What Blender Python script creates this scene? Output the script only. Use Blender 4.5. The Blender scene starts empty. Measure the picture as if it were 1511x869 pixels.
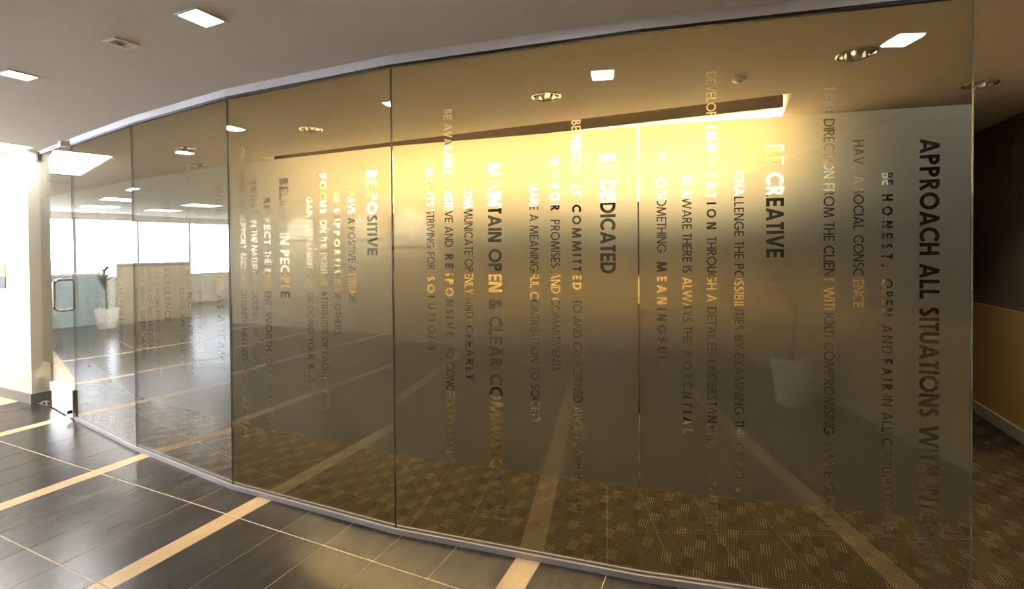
import bpy, math, random
import numpy as np
from mathutils import Vector, Matrix
from mathutils.geometry import delaunay_2d_cdt

random.seed(7)
S = bpy.context.scene
COL = S.collection

# ------------------------------------------------------------------ camera
H_EYE = 1.5227
cam_d = bpy.data.cameras.new('camera')
cam = bpy.data.objects.new('camera', cam_d)
COL.objects.link(cam)
Rv = Vector((0.913084, 0.407686, -0.008295))
Uv = Vector((0.002406, 0.014954, 0.999885))
Fv = Vector((-0.407764, 0.913, -0.012673))
m = Matrix.Identity(4)
for k in range(3):
    m[k][0] = Rv[k]; m[k][1] = Uv[k]; m[k][2] = -Fv[k]
m[0][3], m[1][3], m[2][3] = 0.0, 0.0, H_EYE
cam.matrix_world = m
cam_d.sensor_width = 36.0
cam_d.lens = 710.85 / 1511.0 * 36.0
cam_d.shift_x = 0.0
cam_d.shift_y = -(434.5 - 377.09) / 1511.0
cam_d.clip_start = 0.02
S.camera = cam

# ------------------------------------------------------------------ world, exposure
S.view_settings.view_transform = 'Standard'
S.view_settings.look = 'None'
S.view_settings.exposure = 0.45
S.view_settings.gamma = 1.0
S.view_settings.use_curve_mapping = False
S.cycles.use_denoising = True
S.cycles.denoiser = 'OPENIMAGEDENOISE'
S.cycles.denoising_input_passes = 'RGB_ALBEDO_NORMAL'
S.cycles.denoising_prefilter = 'ACCURATE'
S.cycles.use_adaptive_sampling = False
S.cycles.max_bounces = 14
S.cycles.transparent_max_bounces = 24
S.cycles.transmission_bounces = 10
S.cycles.glossy_bounces = 8
S.cycles.diffuse_bounces = 5
S.cycles.sample_clamp_indirect = 8.0
S.cycles.blur_glossy = 0.2
S.cycles.caustics_reflective = True
S.cycles.caustics_refractive = True
W = bpy.data.worlds.new('sky'); S.world = W
W.use_nodes = True
bg = W.node_tree.nodes['Background']
bg.inputs['Color'].default_value = (0.86, 0.90, 1.0, 1)
bg.inputs['Strength'].default_value = 100.0

WARM = (1.0, 0.81, 0.45)
def area(name, loc, size, power, color, rot=(0, 0, 0), spread=None):
    d = bpy.data.lights.new(name, 'AREA'); d.shape = 'RECTANGLE'
    d.size, d.size_y = size; d.energy = power; d.color = color
    if spread: d.spread = spread
    o = bpy.data.objects.new(name, d); o.location = loc; o.rotation_euler = rot
    COL.objects.link(o); return o
def spot(name, loc, power, color, angle, rot=(0, 0, 0), blend=.5):
    d = bpy.data.lights.new(name, 'SPOT'); d.energy = power; d.color = color
    d.spot_size = angle; d.spot_blend = blend; d.shadow_soft_size = .04
    o = bpy.data.objects.new(name, d); o.location = loc; o.rotation_euler = rot
    COL.objects.link(o); return o

P_COVE = 620.0      # warm strip lamp inside the ceiling slot by the far wall
P_WASH = 120.0      # warm wall washers in the slot
P_SLOT = 120.0     # daylight-white slot by the lobby wall
P_SQ = 30.0        # square ceiling lights, emission
P_FILL = 7.0      # what each square lamp throws into the room
P_DL = 9.0        # round downlights
# the ceiling slot at the far wall: lamps stand on its inner ledge, aimed at the wall
area('cove_strip_lamp', (-2.2, 4.20, 2.74), (5.1, .06), P_COVE, WARM, (math.radians(62), 0, 0), math.radians(130))
for q, x in enumerate((-3.6, -2.7, -2.1, -1.25, -.4)):
    spot('wall_washer_lamp', (x, 4.22, 2.72), P_WASH * (.5, .8, 1.5, 1.3, 1.5)[q], WARM, math.radians(100), (math.radians(30), 0, 0), .9)
# daylight standing in the lobby's window openings (real windows, sky behind)
# ------------------------------------------------------------------ materials
def new_mat(name):
    mt = bpy.data.materials.new(name); mt.use_nodes = True
    nt = mt.node_tree; nt.nodes.clear()
    out = nt.nodes.new('ShaderNodeOutputMaterial')
    return mt, nt, out
def N(nt, t, **kw):
    n = nt.nodes.new(t)
    for k, v in kw.items():
        if k in n.inputs: n.inputs[k].default_value = v
        else: setattr(n, k, v)
    return n
def paint(name, col, rough=.6, noise=.04, scale=9, bump=.05, metal=0.0, spec=.4):
    mt, nt, out = new_mat(name)
    b = N(nt, 'ShaderNodeBsdfPrincipled'); b.inputs['Roughness'].default_value = rough
    b.inputs['Metallic'].default_value = metal; b.inputs['Specular IOR Level'].default_value = spec
    tc = N(nt, 'ShaderNodeTexCoord'); no = N(nt, 'ShaderNodeTexNoise'); no.inputs['Scale'].default_value = scale
    no.inputs['Detail'].default_value = 4
    nt.links.new(tc.outputs['Object'], no.inputs['Vector'])
    mx = N(nt, 'ShaderNodeMix', data_type='RGBA')
    mx.inputs['A'].default_value = tuple(max(0, c * (1 - noise)) for c in col) + (1,)
    mx.inputs['B'].default_value = tuple(min(1, c * (1 + noise)) for c in col) + (1,)
    nt.links.new(no.outputs['Fac'], mx.inputs['Factor']); nt.links.new(mx.outputs['Result'], b.inputs['Base Color'])
    if bump:
        n2 = N(nt, 'ShaderNodeTexNoise'); n2.inputs['Scale'].default_value = 220
        nt.links.new(tc.outputs['Object'], n2.inputs['Vector'])
        bp = N(nt, 'ShaderNodeBump'); bp.inputs['Strength'].default_value = bump; bp.inputs['Distance'].default_value = .002
        nt.links.new(n2.outputs['Fac'], bp.inputs['Height']); nt.links.new(bp.outputs['Normal'], b.inputs['Normal'])
    nt.links.new(b.outputs[0], out.inputs[0]); return mt
def metal(name, col, rough):
    return paint(name, col, rough, .03, 40, 0, 1.0)
def emit(name, col, strength):
    mt, nt, out = new_mat(name)
    e = N(nt, 'ShaderNodeEmission'); e.inputs[0].default_value = tuple(col) + (1,); e.inputs[1].default_value = strength
    nt.links.new(e.outputs[0], out.inputs[0]); return mt
def wood(name, c1, c2, rough=.45, scale=(1.2, 14, 14)):
    mt, nt, out = new_mat(name)
    b = N(nt, 'ShaderNodeBsdfPrincipled'); b.inputs['Roughness'].default_value = rough
    tc = N(nt, 'ShaderNodeTexCoord'); mp = N(nt, 'ShaderNodeMapping'); mp.inputs['Scale'].default_value = scale
    no = N(nt, 'ShaderNodeTexNoise'); no.inputs['Scale'].default_value = 3; no.inputs['Detail'].default_value = 6
    nt.links.new(tc.outputs['Object'], mp.inputs[0]); nt.links.new(mp.outputs[0], no.inputs['Vector'])
    cr = N(nt, 'ShaderNodeValToRGB')
    cr.color_ramp.elements[0].position = .32; cr.color_ramp.elements[0].color = tuple(c1) + (1,)
    cr.color_ramp.elements[1].position = .68; cr.color_ramp.elements[1].color = tuple(c2) + (1,)
    nt.links.new(no.outputs['Fac'], cr.inputs[0]); nt.links.new(cr.outputs[0], b.inputs['Base Color'])
    nt.links.new(b.outputs[0], out.inputs[0]); return mt

def tile_mat(name, c1, c2, rough, stretch, var):
    mt, nt, out = new_mat(name)
    b = N(nt, 'ShaderNodeBsdfPrincipled')
    g = N(nt, 'ShaderNodeNewGeometry'); oi = N(nt, 'ShaderNodeObjectInfo')
    sc_ = N(nt, 'ShaderNodeVectorMath', operation='SCALE'); sc_.inputs['Scale'].default_value = 31.0
    cmb = N(nt, 'ShaderNodeCombineXYZ')
    nt.links.new(oi.outputs['Random'], cmb.inputs[0]); nt.links.new(oi.outputs['Random'], cmb.inputs[2])
    nt.links.new(cmb.outputs[0], sc_.inputs[0])
    ad = N(nt, 'ShaderNodeVectorMath', operation='ADD')
    nt.links.new(g.outputs['Position'], ad.inputs[0]); nt.links.new(sc_.outputs[0], ad.inputs[1])
    mp = N(nt, 'ShaderNodeMapping'); mp.inputs['Scale'].default_value = stretch
    nt.links.new(ad.outputs[0], mp.inputs[0])
    no = N(nt, 'ShaderNodeTexNoise'); no.inputs['Scale'].default_value = 2.2; no.inputs['Detail'].default_value = 7; no.inputs['Roughness'].default_value = .62
    nt.links.new(mp.outputs[0], no.inputs['Vector'])
    cr = N(nt, 'ShaderNodeValToRGB')
    cr.color_ramp.elements[0].position = .34; cr.color_ramp.elements[0].color = tuple(c1) + (1,)
    cr.color_ramp.elements[1].position = .66; cr.color_ramp.elements[1].color = tuple(c2) + (1,)
    nt.links.new(no.outputs['Fac'], cr.inputs[0])
    hs = N(nt, 'ShaderNodeHueSaturation')
    mr = N(nt, 'ShaderNodeMapRange'); mr.inputs['To Min'].default_value = 1 - var; mr.inputs['To Max'].default_value = 1 + var
    nt.links.new(oi.outputs['Random'], mr.inputs['Value']); nt.links.new(mr.outputs[0], hs.inputs['Value'])
    nt.links.new(cr.outputs[0], hs.inputs['Color']); nt.links.new(hs.outputs[0], b.inputs['Base Color'])
    rr = N(nt, 'ShaderNodeMapRange'); rr.inputs['To Min'].default_value = rough * .8; rr.inputs['To Max'].default_value = rough * 1.25
    nt.links.new(no.outputs['Fac'], rr.inputs['Value']); nt.links.new(rr.outputs[0], b.inputs['Roughness'])
    b.inputs['Specular IOR Level'].default_value = .24
    bp = N(nt, 'ShaderNodeBump'); bp.inputs['Strength'].default_value = .12; bp.inputs['Distance'].default_value = .002
    nt.links.new(no.outputs['Fac'], bp.inputs['Height']); nt.links.new(bp.outputs['Normal'], b.inputs['Normal'])
    nt.links.new(b.outputs[0], out.inputs[0]); return mt

def carpet_mat():
    mt, nt, out = new_mat('basket_weave_carpet')
    b = N(nt, 'ShaderNodeBsdfPrincipled'); b.inputs['Roughness'].default_value = .95; b.inputs['Specular IOR Level'].default_value = .1
    g = N(nt, 'ShaderNodeNewGeometry'); sp = N(nt, 'ShaderNodeSeparateXYZ'); nt.links.new(g.outputs['Position'], sp.inputs[0])
    def mth(op, a, c=None):
        n = N(nt, 'ShaderNodeMath', operation=op)
        for i_, v in enumerate((a, c)):
            if v is None: continue
            if isinstance(v, (int, float)): n.inputs[i_].default_value = v
            else: nt.links.new(v, n.inputs[i_])
        return n.outputs[0]
    X, Y = sp.outputs[0], sp.outputs[1]
    CW, CH = .050, .086
    cx = mth('FLOOR', mth('DIVIDE', X, CW)); cy = mth('FLOOR', mth('DIVIDE', Y, CH))
    cb = N(nt, 'ShaderNodeCombineXYZ'); nt.links.new(cx, cb.inputs[0]); nt.links.new(cy, cb.inputs[1])
    wn = N(nt, 'ShaderNodeTexWhiteNoise', noise_dimensions='2D'); nt.links.new(cb.outputs[0], wn.inputs['Vector'])
    # stripes run along Y, four to a cell; in some cells they break into short stitches
    st = mth('GREATER_THAN', mth('SINE', mth('MULTIPLY', X, 2 * math.pi * 4 / CW)), .25)
    ds = mth('GREATER_THAN', mth('SINE', mth('MULTIPLY', Y, 2 * math.pi * 4 / CH)), -.2)
    ph = mth('FLOORED_MODULO', mth('ADD', mth('ADD', cx, mth('MULTIPLY', cy, 2.0)), mth('MULTIPLY', mth('FLOOR', mth('DIVIDE', cy, 2.0)), 1.0)), 4.0)
    bright = mth('MULTIPLY', mth('LESS_THAN', ph, .5), mth('GREATER_THAN', wn.outputs['Value'], .15))
    dark = mth('MULTIPLY', mth('MULTIPLY', mth('GREATER_THAN', ph, 1.5), mth('LESS_THAN', ph, 2.5)), mth('GREATER_THAN', wn.outputs['Value'], .35))
    a1 = mth('MULTIPLY', st, bright)
    a2 = mth('MULTIPLY', mth('MULTIPLY', st, ds), mth('SUBTRACT', 1.0, mth('MAXIMUM', bright, dark)))
    fac = mth('ADD', mth('MULTIPLY', a1, .85), mth('MULTIPLY', a2, .50))
    mx = N(nt, 'ShaderNodeMix', data_type='RGBA')
    mx.inputs['A'].default_value = CARPET_A + (1,); mx.inputs['B'].default_value = CARPET_B + (1,)
    nt.links.new(fac, mx.inputs['Factor'])
    no = N(nt, 'ShaderNodeTexNoise'); no.inputs['Scale'].default_value = 500; nt.links.new(g.outputs['Position'], no.inputs['Vector'])
    bp = N(nt, 'ShaderNodeBump'); bp.inputs['Strength'].default_value = .5; bp.inputs['Distance'].default_value = .004
    nt.links.new(no.outputs['Fac'], bp.inputs['Height']); nt.links.new(bp.outputs['Normal'], b.inputs['Normal'])
    nt.links.new(mx.outputs['Result'], b.inputs['Base Color']); nt.links.new(b.outputs[0], out.inputs[0]); return mt

CARPET_A = (.032, .025, .016); CARPET_B = (.15, .122, .07)

def glass_mat(name='clear_glass', tint=(.80, .84, .80), boost=1.0):
    mt, nt, out = new_mat(name)
    t = N(nt, 'ShaderNodeBsdfTransparent'); t.inputs[0].default_value = tuple(math.sqrt(c) for c in tint) + (1,)
    g = N(nt, 'ShaderNodeBsdfGlossy'); g.inputs['Roughness'].default_value = 0.0; g.inputs['Color'].default_value = (1, 1, 1, 1)
    # both faces of a thin pane reflect alike: Fresnel from the facing angle, the same seen from inside the pane
    fr = N(nt, 'ShaderNodeFresnel'); fr.inputs['IOR'].default_value = 1.5
    ge = N(nt, 'ShaderNodeNewGeometry')
    iv = N(nt, 'ShaderNodeMix', data_type='FLOAT')
    iv.inputs['A'].default_value = 1.5; iv.inputs['B'].default_value = 1 / 1.5
    nt.links.new(ge.outputs['Backfacing'], iv.inputs['Factor']); nt.links.new(iv.outputs['Result'], fr.inputs['IOR'])
    # Fresnel node inverts the ior on back faces, so the mix above cancels that
    mu = N(nt, 'ShaderNodeMath', operation='MULTIPLY', use_clamp=True); mu.inputs[1].default_value = boost
    nt.links.new(fr.outputs[0], mu.inputs[0])
    mx = N(nt, 'ShaderNodeMixShader'); nt.links.new(mu.outputs[0], mx.inputs[0])
    nt.links.new(t.outputs[0], mx.inputs[1]); nt.links.new(g.outputs[0], mx.inputs[2]); nt.links.new(mx.outputs[0], out.inputs[0])
    return mt
def film_mat():
    mt, nt, out = new_mat('etched_film')
    r = N(nt, 'ShaderNodeBsdfRefraction'); r.inputs['Roughness'].default_value = .50; r.inputs['IOR'].default_value = 1.4
    r.inputs['Color'].default_value = (.92, .92, .90, 1)
    d = N(nt, 'ShaderNodeBsdfDiffuse'); d.inputs[0].default_value = (.60, .59, .56, 1)
    tl = N(nt, 'ShaderNodeBsdfTranslucent'); tl.inputs[0].default_value = (.60, .59, .56, 1)
    m1 = N(nt, 'ShaderNodeMixShader'); m1.inputs[0].default_value = .12
    nt.links.new(d.outputs[0], m1.inputs[1]); nt.links.new(tl.outputs[0], m1.inputs[2])
    m2 = N(nt, 'ShaderNodeMixShader'); m2.inputs[0].default_value = FILM_DIFF
    nt.links.new(r.outputs[0], m2.inputs[1]); nt.links.new(m1.outputs[0], m2.inputs[2]); nt.links.new(m2.outputs[0], out.inputs[0])
    return mt
FILM_DIFF = .22

M = dict(
    ceiling=paint('ceiling_paint', (.70, .635, .55), .75),
    slot=paint('slot_white_paint', (.85, .82, .74), .7),
    fascia=paint('fascia_paint', (.60, .59, .62), .6),
    wall=paint('warm_white_wall_paint', (.74, .69, .60), .7),
    wall_w=paint('pale_wall_paint', (.80, .77, .70), .7),
    cocoa=paint('cocoa_wall_fabric', (.15, .105, .07), .85, .1),
    taupe=paint('taupe_wall_paint', (.36, .30, .23), .7),
    base=paint('grey_baseboard_vinyl', (.20, .19, .18), .5),
    base_tan=paint('tan_baseboard', (.46, .40, .28), .5),
    brown=paint('dark_brown_wall', (.060, .045, .034), .8, .1),
    gold=paint('golden_wallcovering', (.50, .32, .11), .55, .1, 60, .25),
    tile=tile_mat('dark_slate_tile', (.034, .029, .025), (.060, .052, .045), .22, (5, 1.5, 1), .14),
    strip=tile_mat('cream_strip_tile', (.66, .46, .25), (.74, .54, .31), .24, (6, 2, 1), .04),
    grout=paint('cream_grout', (.72, .62, .46), .8),
    carpet=carpet_mat(),
    glass=glass_mat(boost=1.15),
    pane=glass_mat('window_glass', (.95, .97, .97)),
    edge=paint('green_grey_glass_edge', (.13, .155, .15), .2),
    film=film_mat(),
    alum=paint('satin_aluminium', (.42, .41, .45), .45, .03, 40, 0, .35),
    chrome=metal('polished_chrome', (.86, .86, .87), .06),
    black=paint('black_gasket', (.012, .012, .012), .5),
    darkmetal=metal('dark_metal', (.25, .23, .21), .35),
    reflector=metal('downlight_reflector', (.80, .79, .76), .12),
    white=paint('white_enamel', (.80, .79, .76), .4),
    lens=emit('square_lamp_lens', (1.0, .97, .90), P_SQ),
    panel=emit('added_fill_panel_glow', (1.0, .97, .90), 40.0),  # glow of the fill panels added to the lobby ceiling
    lens_in=emit('downlight_bulb', (1.0, .86, .66), 6.0),
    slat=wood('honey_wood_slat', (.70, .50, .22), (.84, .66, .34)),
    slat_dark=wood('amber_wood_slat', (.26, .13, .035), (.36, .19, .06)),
    panel_black=paint('black_wall_panel', (.010, .009, .008), .35),
    valance=wood('walnut_valance', (.030, .018, .010), (.048, .028, .015)),
    yellow=paint('yellow_paper', (.85, .68, .10), .7),
    ink=paint('black_paper', (.03, .03, .03), .7),
    leaf=paint('leaf_green', (.06, .12, .035), .5, .3, 15),
    soil=paint('potting_soil', (.03, .02, .015), .95),
    frame=metal('window_frame_metal', (.45, .45, .47), .4),
    partition=paint('beige_partition', (.62, .54, .40), .6),
    blue=paint('pale_blue_panel', (.40, .52, .60), .5),
)

# ------------------------------------------------------------------ mesh helpers
def tag(o, label=None, cat=None, group=None, kind=None):
    if label: o['label'] = label
    if cat: o['category'] = cat
    if group: o['group'] = group
    if kind: o['kind'] = kind
    return o
def empty(name, loc=(0, 0, 0), rz=0):
    o = bpy.data.objects.new(name, None); o.location = loc; o.rotation_euler = (0, 0, rz)
    o.empty_display_size = .1; COL.objects.link(o); return o
class MB:
    def __init__(s): s.v, s.f, s.mi = [], [], []
    def face(s, pts, mi=0):
        n = len(s.v); s.v += [tuple(p) for p in pts]; s.f.append(tuple(range(n, n + len(pts)))); s.mi.append(mi)
    def prism(s, poly, z0, z1, mi=0, side=None):
        """poly: list of (x, y) counter-clockwise"""
        n = len(s.v); k = len(poly)
        s.v += [(x, y, z0) for x, y in poly] + [(x, y, z1) for x, y in poly]
        s.f.append(tuple(range(n + k - 1, n - 1, -1))); s.mi.append(mi)
        s.f.append(tuple(range(n + k, n + 2 * k))); s.mi.append(mi)
        for i in range(k):
            j = (i + 1) % k
            s.f.append((n + i, n + j, n + k + j, n + k + i)); s.mi.append(mi if side is None else side)
    def box(s, x0, x1, y0, y1, z0, z1, mi=0):
        s.prism([(x0, y0), (x1, y0), (x1, y1), (x0, y1)], z0, z1, mi)
    def bevbox(s, x0, x1, y0, y1, z0, z1, c=.0015, mi=0):
        """box whose top edge is chamfered"""
        n = len(s.v)
        for z, q in ((z0, 0), (z1 - c, 0), (z1, c)):
            s.v += [(x0 + q, y0 + q, z), (x1 - q, y0 + q, z), (x1 - q, y1 - q, z), (x0 + q, y1 - q, z)]
        s.f.append((n + 3, n + 2, n + 1, n)); s.mi.append(mi)
        for l in (0, 4):
            for i in range(4):
                j = (i + 1) % 4; s.f.append((n + l + i, n + l + j, n + l + 4 + j, n + l + 4 + i)); s.mi.append(mi)
        s.f.append((n + 8, n + 9, n + 10, n + 11)); s.mi.append(mi)
    def lathe(s, prof, c=(0, 0, 0), seg=32, mi=0):
        """prof: list of (r, z) ; open surface of revolution about z"""
        n = len(s.v)
        for r, z in prof:
            for i in range(seg):
                a = 2 * math.pi * i / seg; s.v.append((c[0] + r * math.cos(a), c[1] + r * math.sin(a), c[2] + z))
        for l in range(len(prof) - 1):
            for i in range(seg):
                j = (i + 1) % seg
                s.f.append((n + l * seg + i, n + l * seg + j, n + (l + 1) * seg + j, n + (l + 1) * seg + i)); s.mi.append(mi)
    def tube(s, pts, r, seg=12, mi=0):
        pts = [Vector(p) for p in pts]; n = len(s.v); up = None
        for i, p in enumerate(pts):
            t = (pts[min(i + 1, len(pts) - 1)] - pts[max(i - 1, 0)]).normalized()
            if up is None:
                up = t.orthogonal().normalized()
            up = (up - t * up.dot(t)).normalized(); w = t.cross(up)
            rr = r[i] if isinstance(r, (list, tuple)) else r
            for k in range(seg):
                a = 2 * math.pi * k / seg; s.v.append(tuple(p + (up * math.cos(a) + w * math.sin(a)) * rr))
        for l in range(len(pts) - 1):
            for k in range(seg):
                j = (k + 1) % seg
                s.f.append((n + l * seg + k, n + l * seg + j, n + (l + 1) * seg + j, n + (l + 1) * seg + k)); s.mi.append(mi)
        s.f.append(tuple(n + k for k in range(seg - 1, -1, -1))); s.mi.append(mi)
        s.f.append(tuple(n + (len(pts) - 1) * seg + k for k in range(seg))); s.mi.append(mi)
    def build(s, name, mats, parent=None, smooth=False, loc=None, rz=None):
        me = bpy.data.meshes.new(name); me.from_pydata(s.v, [], s.f)
        for mt in (mats if isinstance(mats, (list, tuple)) else [mats]): me.materials.append(mt)
        me.polygons.foreach_set('material_index', s.mi)
        if smooth:
            me.polygons.foreach_set('use_smooth', [True] * len(me.polygons))
        me.update()
        o = bpy.data.objects.new(name, me); COL.objects.link(o)
        if parent: o.parent = parent
        if loc: o.location = loc
        if rz is not None: o.rotation_euler = (0, 0, rz)
        return o

# ------------------------------------------------------------------ plan
PTS = [(-5.4461, 2.3773), (-4.1751, 2.1939), (-2.9145, 2.0772), (-1.6382, 2.0947), (-0.3688, 2.2388), (0.8864, 2.4724)]
HINGE = (-6.50, 2.545)
ZT, ZC = 2.50, 2.56
def vec(p): return Vector((p[0], p[1]))
EXT_R = tuple(vec(PTS[5]) + (vec(PTS[5]) - vec(PTS[4])) * 1.0)      # the sill line runs on to the right wall
CURVE = [HINGE] + PTS + [EXT_R]
def offset_line(pts, d):
    """shift an open polyline by d towards the interior (+y side)"""
    out = []
    for i, p in enumerate(pts):
        a = vec(pts[max(i - 1, 0)]); c = vec(pts[min(i + 1, len(pts) - 1)]); p = vec(p)
        n1 = (p - a) if i else (c - p); n2 = (c - p) if i < len(pts) - 1 else n1
        n1 = Vector((-n1.y, n1.x)).normalized(); n2 = Vector((-n2.y, n2.x)).normalized()
        n = (n1 + n2).normalized(); out.append(tuple(p + n * (d / max(.3, n.dot(n1)))))
    return out
def ribbon(pts, d0, d1):
    a = offset_line(pts, d0); c = offset_line(pts, d1)
    return [(a[i], a[i + 1], c[i + 1], c[i]) for i in range(len(pts) - 1)]

def clip_half(poly, p, n):
    """keep the side where (q-p).n <= 0"""
    out = []
    for i in range(len(poly)):
        a, c = poly[i], poly[(i + 1) % len(poly)]
        da = (a[0] - p[0]) * n[0] + (a[1] - p[1]) * n[1]; dc = (c[0] - p[0]) * n[0] + (c[1] - p[1]) * n[1]
        if da <= 0: out.append(a)
        if (da < 0 < dc) or (dc < 0 < da):
            t = da / (da - dc); out.append((a[0] + (c[0] - a[0]) * t, a[1] + (c[1] - a[1]) * t))
    return out
def curve_y(x):
    c = CURVE
    if x <= c[0][0]: return c[0][1]
    for i in range(len(c) - 1):
        if x <= c[i + 1][0]:
            t = (x - c[i][0]) / (c[i + 1][0] - c[i][0]); return c[i][1] + t * (c[i + 1][1] - c[i][1])
    return c[-1][1]
def clip_lobby(poly):
    """cut a floor piece along the glass line"""
    xs = [q[0] for q in poly]; ys = [q[1] for q in poly]
    if max(ys) < min(curve_y(min(xs)), curve_y(max(xs)), curve_y(sum(xs) / len(xs))) - .01: return poly
    cx = sum(xs) / len(xs)
    for i in range(len(CURVE) - 1):
        if CURVE[i][0] <= cx <= CURVE[i + 1][0]:
            d = vec(CURVE[i + 1]) - vec(CURVE[i]); n = (-d.y, d.x)
            return clip_half(poly, CURVE[i], n)
    return poly
YA = -4.4                                     # the lobby is deeper at its far left
XL, XR, YB, YF = -16.0, 2.1, -3.0, 4.5      # lobby left, right wall, lobby back, far wall

# ------------------------------------------------------------------ floor
fb = MB(); fb.box(XL - .3, 3.6, YA - .3, 9.3, -.12, -.0015)
floor = tag(fb.build('floor', M['grout']), kind='structure')
strips = [-5.655, -4.056, -2.667, -.953, .75]
SW = .118
cols = []                                           # (x0, x1, is_strip)
def fill(x0, x1, n):
    w = (x1 - x0) / n
    return [(x0 + w * i, x0 + w * (i + 1), False) for i in range(n)]
cols += fill(-10.4, -8.83, 5) + [(-8.83, -8.83 + SW, True)] + fill(-8.712, -7.13, 5) + [(-7.13, -7.13 + SW, True)]
cols += fill(-7.012, -5.655, 4) + [(-5.655, -5.655 + SW, True)] + fill(-5.537, -4.056, 5) + [(-4.056, -4.056 + SW, True)]
cols += fill(-3.938, -2.667, 4) + [(-2.667, -2.667 + SW, True)] + fill(-2.549, -.953, 5) + [(-.953, -.953 + SW, True)]
cols += fill(-.835, .75, 5) + [(.75, .75 + SW, True)] + fill(.868, XR, 4)
rows = [1.857 + .63 * k for k in range(-8, 3)]
nt_ = 0
rest = MB(); rest_s = MB()
random.seed(3)
for (x0, x1, st) in cols:
    for y0 in rows:
        y1 = y0 + .63
        if y1 < -3.0: continue
        y0c = max(y0, YB); xm = (x0 + x1) / 2
        if x1 < -6.45 and y1 > 2.2: y1 = 2.2
        if y1 - y0c < .02 or (x1 < -6.45 and y0c >= 2.19): continue
        if not (x1 < -6.45) and y0c > curve_y(xm) + .12: continue
        gx = .0022; gy = .0042
        poly = [(x0 + gx, y0c + gy), (x1 - gx, y0c + gy), (x1 - gx, y1 - gy), (x0 + gx, y1 - gy)]
        if x1 >= -6.45: poly = clip_lobby(poly)
        if len(poly) < 3: continue
        near = y1 > .35 and x0 > -8.8 and y0c > -.1 * x0 - .9
        dz = random.uniform(-.0004, .0004)
        if near:
            cx = sum(q[0] for q in poly) / len(poly); cy = sum(q[1] for q in poly) / len(poly)
            mb = MB(); mb.prism([(q[0] - cx, q[1] - cy) for q in poly], -.0014, dz)
            mb.build('strip_tile' if st else 'floor_tile', M['strip' if st else 'tile'], floor, loc=(cx, cy, 0)); nt_ += 1
        else:
            (rest_s if st else rest).prism(poly, -.0014, dz)
# far-left field, past where the tiles can be told apart
rest.box(XL, -10.403, YA, 2.2, -.0014, 0)
rest_s.box(XL, -6.45, 2.206, 2.45, -.0014, 0)
tag(rest.build('dark_tile_field', M['tile'], floor), kind='stuff')
tag(rest_s.build('cream_tile_field', M['strip'], floor), kind='stuff')
print('tiles', nt_)
cp = MB()
inner = offset_line(CURVE, .004)
poly = [tuple(q) for q in inner] + [(XR, inner[-1][1]), (XR + .001, 9.0), (-9.0, 9.0), (-9.0, 2.62), (HINGE[0] - .01, 2.62)]
cp.prism(poly, -.0014, .003)
cp.build('carpet', M['carpet'], floor)

# ------------------------------------------------------------------ ceiling with its two slots
SX0, SX1, SY0, SY1 = -4.77, .41, 3.75, 4.5          # cove slot beside the far wall
LX0, LX1, LY0, LY1 = -8.3, -6.2, 1.95, 2.43         # bright slot beside the lobby wall
T = .30
DOWNLIGHTS = [(-3.23, 3.06, .085), (-1.12, 3.10, .090), (.64, 3.15, .085), (1.49, 4.08, .080), (-4.93, 3.07, .085), (-5.75, 3.75, .085)]  # the last one is an added lamp for the whiteboard
GIMBAL = (-2.73, 1.40)
def rect(x0, x1, y0, y1): return [(x0, y0), (x1, y0), (x1, y1), (x0, y1)]
def circ(x, y, r, n=40): return [(x + r * math.cos(2 * math.pi * k / n), y + r * math.sin(2 * math.pi * k / n)) for k in range(n)]
def holed(outer, holes, z, name, mat, inside_of):
    verts, faces = [], []
    for pl in [outer] + holes:
        n = len(verts); verts += [Vector(q) for q in pl]; faces.append(list(range(n, n + len(pl))))
    vo, eo, fo, ov, oe, of = delaunay_2d_cdt(verts, [], faces, 0, 1e-5)
    b = MB(); b.v = [(v.x, v.y, z) for v in vo]
    for f in fo:
        c = sum((vo[i] for i in f), Vector((0, 0))) / 3
        if any(inside_of(c, h) for h in holes): continue
        a_, b_, c_ = f
        if (vo[b_] - vo[a_]).cross(vo[c_] - vo[a_]) > 0: b_, c_ = c_, b_
        b.f.append((a_, b_, c_)); b.mi.append(0)
    return b.build(name, mat)
def convex_in(c, h):
    sg = 0
    for i in range(len(h)):
        p, q = h[i], h[(i + 1) % len(h)]
        cr = (q[0] - p[0]) * (c.y - p[1]) - (q[1] - p[1]) * (c.x - p[0])
        if cr < 0: return False
    return True
ceiling = tag(holed(rect(XL, 3.6, YA, 9.0), [rect(SX0, SX1, SY0, SY1 - .0), rect(LX0, LX1, LY0, LY1)] + [circ(*q) for q in DOWNLIGHTS] + [circ(GIMBAL[0], GIMBAL[1], .036, 28)], ZC, 'ceiling', M['ceiling'], convex_in), kind='structure')
cb = MB(); cb.box(XL - .2, 3.6, YA - .15, 9.1, ZC + T, ZC + T + .05); cb.build('ceiling_slab', M['slot'], ceiling)
sb = MB()
sb.box(SX0, SX1, SY0, SY1 + .12, ZC + .24, ZC + T)                       # lid of the cove
for (x0, x1, y0, y1) in ((SX0, SX0 + .012, SY0, SY1), (SX1 - .012, SX1, SY0, SY1), (SX0, SX1, SY0, SY0 + .012)):
    sb.box(x0, x1, y0, y1, ZC + .002, ZC + .24)
sb.build('cove_lining', M['slot'], ceiling)
sb = MB(); sb.box(LX0, LX1, LY0, LY1, ZC + .02, ZC + .06)
sb.build('light_slot_diffuser', emit('daylight_diffuser', (1.0, .98, .96), 26.0), ceiling)
sb = MB(); sb.box(LX0, LX1, LY0, LY1, ZC + .2, ZC + T); sb.build('slot_lid', M['slot'], ceiling)

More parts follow.
